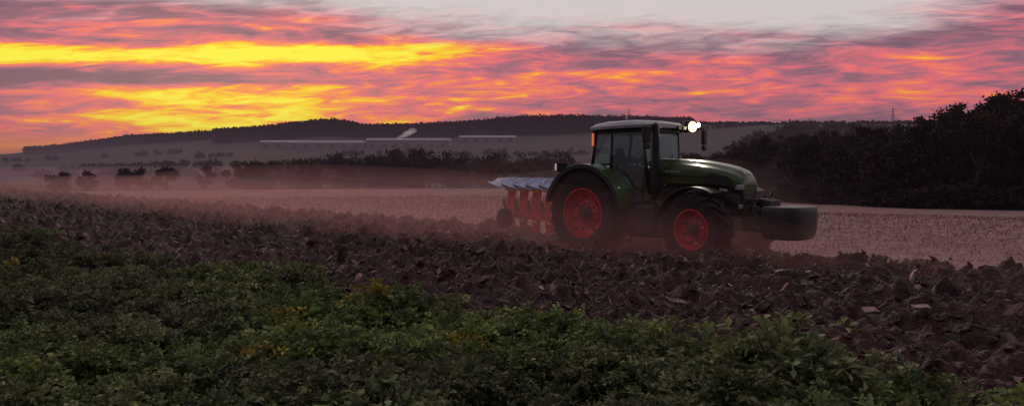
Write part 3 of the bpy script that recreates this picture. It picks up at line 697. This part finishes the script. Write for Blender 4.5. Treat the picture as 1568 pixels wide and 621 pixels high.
box('front_bracket',(3.80,0,1.38),(.36,.5,.06),m_dark,tr_); tube('guard_hoop',[(3.7,-.34,1.1),(3.85,-.36,1.56),(3.85,.36,1.56),(3.7,.34,1.1)],.022,m_dark,tr_,8)
box('coupler',(4.02,0,1.22),(.16,.5,.34),m_dark,tr_,bevel=.03)
wp=[]
for t in np.linspace(-90,90,15): wp.append((4.54+.30*(math.cos(rad(t))**.6 if abs(t)<89.9 else 0),.60*math.sin(rad(t))))
wp=[(4.10,-.60)]+wp+[(4.10,.60)]
def wsec(z,sc): return [((a-4.45)*sc+4.45,b_*sc,z) for a,b_ in wp]
secs=[wsec(.62,.86),wsec(.66,.93),wsec(.76,.985),wsec(.95,1.0),wsec(1.16,1.0),wsec(1.235,.99),wsec(1.265,.965),wsec(1.272,.92)]
n=len(wp); V=[p_ for s_ in secs for p_ in s_]; Fc=[(i*n+j,i*n+(j+1)%n,(i+1)*n+(j+1)%n,(i+1)*n+j) for i in range(len(secs)-1) for j in range(n)]+[tuple(range(n)),tuple(range((len(secs)-1)*n,len(secs)*n))]
m_weight=pmat('weight_paint',(.014,.012,.014),.42,.1,.4,4)
o=meshobj('front_weight',V,Fc); finish(o,m_weight,0,True,tr_); e=o.modifiers.new('e','EDGE_SPLIT'); e.split_angle=rad(38)
box('rear_hitch',(-.9,0,.95),(.6,.7,.5),m_dark,tr_,bevel=.03)

# ------------------------------------------------------------------ plough
pl=bpy.data.objects.new('reversible_plough',None); link(pl); pl.location=(2.48,18.67,.02); pl.rotation_euler=(0,0,rad(-45))
box('headstock',(-1.35,0,.95),(.28,.7,.9),m_redp,pl,bevel=.03)
box('turnover_shaft',(-1.6,0,.90),(.4,.25,.25),m_dark,pl)
box('main_beam',(-2.95,.28,.72),(3.0,.16,.16),m_redp,pl,(0,0,rad(-13)))
for k in range(5):
    x0=-1.65-k*.62; y0=(-x0-1.5)*.23
    prism('upper_leg_%d'%k,[(x0-.12,.70),(x0+.14,.70),(x0+.10,1.10),(x0+.18,1.52),(x0-.04,1.58),(x0-.12,1.15)],y0-.06,y0+.06,m_redp,pl,.01)
    prism('lower_leg_%d'%k,[(x0-.12,.72),(x0+.12,.72),(x0+.09,.45),(x0+.14,.12),(x0-.04,.08),(x0-.11,.45)],y0-.06,y0+.06,m_redp,pl,.01)
    prism('leg_plate_%d'%k,[(x0+.10,.66),(x0+.34,.70),(x0+.28,1.05),(x0+.18,1.34),(x0+.06,1.32)],y0-.15,y0-.12,m_redp,pl,.006)
    box('spring_cover_%d'%k,(x0+.02,y0-.12,1.43),(.28,.05,.08),m_yel,pl,(0,.2,0),.008)
    box('bolt_plate_%d'%k,(x0-.20,y0-.04,.92),(.12,.04,.50),m_dark,pl,(0,-.3,0),.008)
    box('trip_bracket_%d'%k,(x0+.02,y0-.13,.78),(.34,.05,.16),m_redp,pl,(0,.1,0),.01)
    box('yellow_clip_%d'%k,(x0-.05,y0-.16,1.14),(.035,.03,.26),m_yel,pl,(0,-.3,0),.006)
    box('yellow_foot_%d'%k,(x0+.10,y0-.16,.60),(.16,.03,.06),m_yel,pl,(0,.3,0),.006)
    for up in (1,-1):
        V=[];n=12;mm=6
        for i in range(n+1):
            s=i/n
            for j in range(mm+1):
                t=j/mm
                x=x0+.42-s*1.30
                tw=.25+s*.95
                hgt=.36*(1-.62*s**1.6)*min(1,.35+s*3.2)
                yy=y0-.20+s*s*.42 - (t-.2)*math.sin(tw)*.42
                zz=.86+up*(.93 -.05*s - t*hgt*math.cos(tw*.7)-.05*math.sin(t*math.pi))
                V.append((x,yy,zz))
        Fc=[(i*(mm+1)+j,i*(mm+1)+j+1,(i+1)*(mm+1)+j+1,(i+1)*(mm+1)+j) for i in range(n) for j in range(mm)]
        o=meshobj('mouldboard_%d_%s'%(k,'upper' if up>0 else 'lower'),V,Fc); finish(o,m_steel if up>0 else m_steeld,0,True,pl); so_=o.modifiers.new('s','SOLIDIFY'); so_.thickness=.012
lathe('depth_wheel',[(.001,-.08),(.12,-.08),(.13,-.05),(.22,-.08),(.27,-.05),(.27,.05),(.22,.08),(.13,.05),(.001,.05)],m_tyre,pl,(-3.75,-.05,.66),32)
tube('wheel_bracket',[(-3.75,.1,.66),(-3.75,.4,.8),(-3.7,.5,.8)],.04,m_redp,pl)
tube('hydraulic_hose',[(-.8,-.1,1.3),(-1.1,-.15,1.5),(-1.4,-.1,1.35)],.02,m_black,pl)

# ------------------------------------------------------------------ distant buildings, smoke, pylon
m_wall=pmat('hall_wall',(.26,.22,.25),.7,0,.15,.2); m_rf=pmat('hall_roof',(.42,.38,.42),.5,0,.15,.1); m_door=pmat('hall_door',(.06,.06,.07),.6)
def hall(sx0,sx1,rad_,h,dpt):
    xm=((sx0+sx1)/2-CX)/F*rad_; ln=(sx1-sx0)/F*rad_; z0=min(terr1(xm-ln/2,rad_),terr1(xm+ln/2,rad_),terr1(xm,rad_))
    e=bpy.data.objects.new('warehouse_building',None); link(e); e.location=(xm,rad_,z0-1)
    box('walls',(0,0,(h+2)/2),(ln,dpt,h+2),m_wall,e,bevel=0)
    V=[];Fc=[]; nb=max(1,int(dpt/14))
    for k in range(nb):
        ya=-dpt/2+k*dpt/nb-.4; yb_=-dpt/2+(k+1)*dpt/nb-.45; b0=len(V)
        for xx in (-ln/2-.5,ln/2+.5): V+=[(xx,ya,h+2),(xx,(ya+yb_)/2,h+5.0),(xx,yb_,h+2)]
        Fc+=[(b0,b0+1,b0+4,b0+3),(b0+1,b0+2,b0+5,b0+4),(b0,b0+1,b0+2),(b0+3,b0+4,b0+5)]
    finish(meshobj('roof',V,Fc),m_rf,0,False,e)
    nd=max(2,int(ln/16))
    for k in range(nd): box('door_%d'%k,(-ln/2+(k+.5)*ln/nd,-dpt/2-.06,3.0),(6,.1,4.0),m_door,e,bevel=0)
hall(405,480,1130,6,40); hall(448,560,1085,6,40); hall(566,690,1100,8,46); hall(705,790,1250,5,40)
def ellip(name,loc,s,mat,rz=0,par=None):
    bm=bmesh.new(); bmesh.ops.create_uvsphere(bm,u_segments=48,v_segments=24,radius=1); me=bpy.data.meshes.new(name); bm.to_mesh(me); bm.free()
    me.materials.append(mat); o=bpy.data.objects.new(name,me); o.location=loc; o.scale=s; o.rotation_euler=(0,0,rz); return link(o,par)
sm=fogmat('smoke',(.42,.30,.34),.06)
sme=bpy.data.objects.new('smoke_plume',None); link(sme)
for k in range(11):
    t=k/10; x,y=P(609+22*t+2.0*math.sin(k*2.1),1060); ellip('puff_%d'%k,(x,y+4*math.sin(k*1.7),ztop(213-12*t+1.2*math.sin(k*3.1),1060)),(2.4+3.8*t,3+3*t,2.0+2.4*t*abs(math.sin(k*1.3)+.4)),sm,0,sme)
m_py=pmat('pylon_steel',(.10,.08,.10),.6)
x,y=P(1365,1180); z0=terr1(x,y)
py_=bpy.data.objects.new('electricity_pylon',None); link(py_); py_.location=(x,y,z0)
for sx_ in (-1,1):
    for sy_ in (-1,1): tube('leg_%d_%d'%(sx_,sy_),[(sx_*3,sy_*3,0),(sx_*1,sy_*1,16),(sx_*.3,sy_*.3,27)],.22,m_py,py_,4)
for k,(zz_,wd_) in enumerate(((16,8.5),(20,6.5),(24,5))): box('crossarm_%d'%k,(0,0,zz_),(wd_*2,.4,.4),m_py,py_,bevel=0)
for k in range(6):
    a=3-k*.38; b2=3-(k+1)*.38; tube('brace_%d'%k,[(-a,-a,k*2.8),(b2,-b2,(k+1)*2.8)],.14,m_py,py_,4); tube('brace_b%d'%k,[(a,-a,k*2.8),(-b2,-b2,(k+1)*2.8)],.14,m_py,py_,4)

# ------------------------------------------------------------------ haze, mist, dust (real volumes)
def fogbox(name,c,s,mat):
    me=bpy.data.meshes.new(name); bm=bmesh.new(); bmesh.ops.create_cube(bm,size=1); bm.to_mesh(me); bm.free(); me.materials.append(mat)
    o=bpy.data.objects.new(name,me); o.location=c; o.scale=s; return link(o)
fogbox('haze',(0,1650,5),(5000,3180,60),fogmat('haze_air',(.096,.060,.080),.00066))
ellip('valley_mist',(-120,300,-8),(330,170,11),fogmat('valley_mist_air',(.165,.092,.108),.0030))
ellip('valley_mist',(90,175,-5),(110,75,10),fogmat('wood_mist_air',(.085,.046,.050),.007))
dm=fogmat('dust_air',(.22,.098,.092),.026)
ellip('dust_cloud',(-17,37,.4),(36,4.2,1.3),dm,rad(-45))
ellip('dust_cloud',(-8,28,.4),(20,4.0,1.8),dm,rad(-45))
ellip('dust_cloud',(1.0,20.5,.4),(8,3.6,2.0),fogmat('dust_air_near',(.16,.070,.068),.016),rad(-45))

# ------------------------------------------------------------------ camera
cam=bpy.data.cameras.new('camera'); cam.sensor_width=36; cam.lens=36*F/1568; cam.clip_end=12000; cam.clip_start=.05
co=link(bpy.data.objects.new('camera',cam)); co.location=(0,0,EYE); co.rotation_euler=(rad(90-2.587),0,0)
scene.camera=co
scene.view_settings.view_transform='Standard'; scene.view_settings.look='None'; scene.view_settings.exposure=0
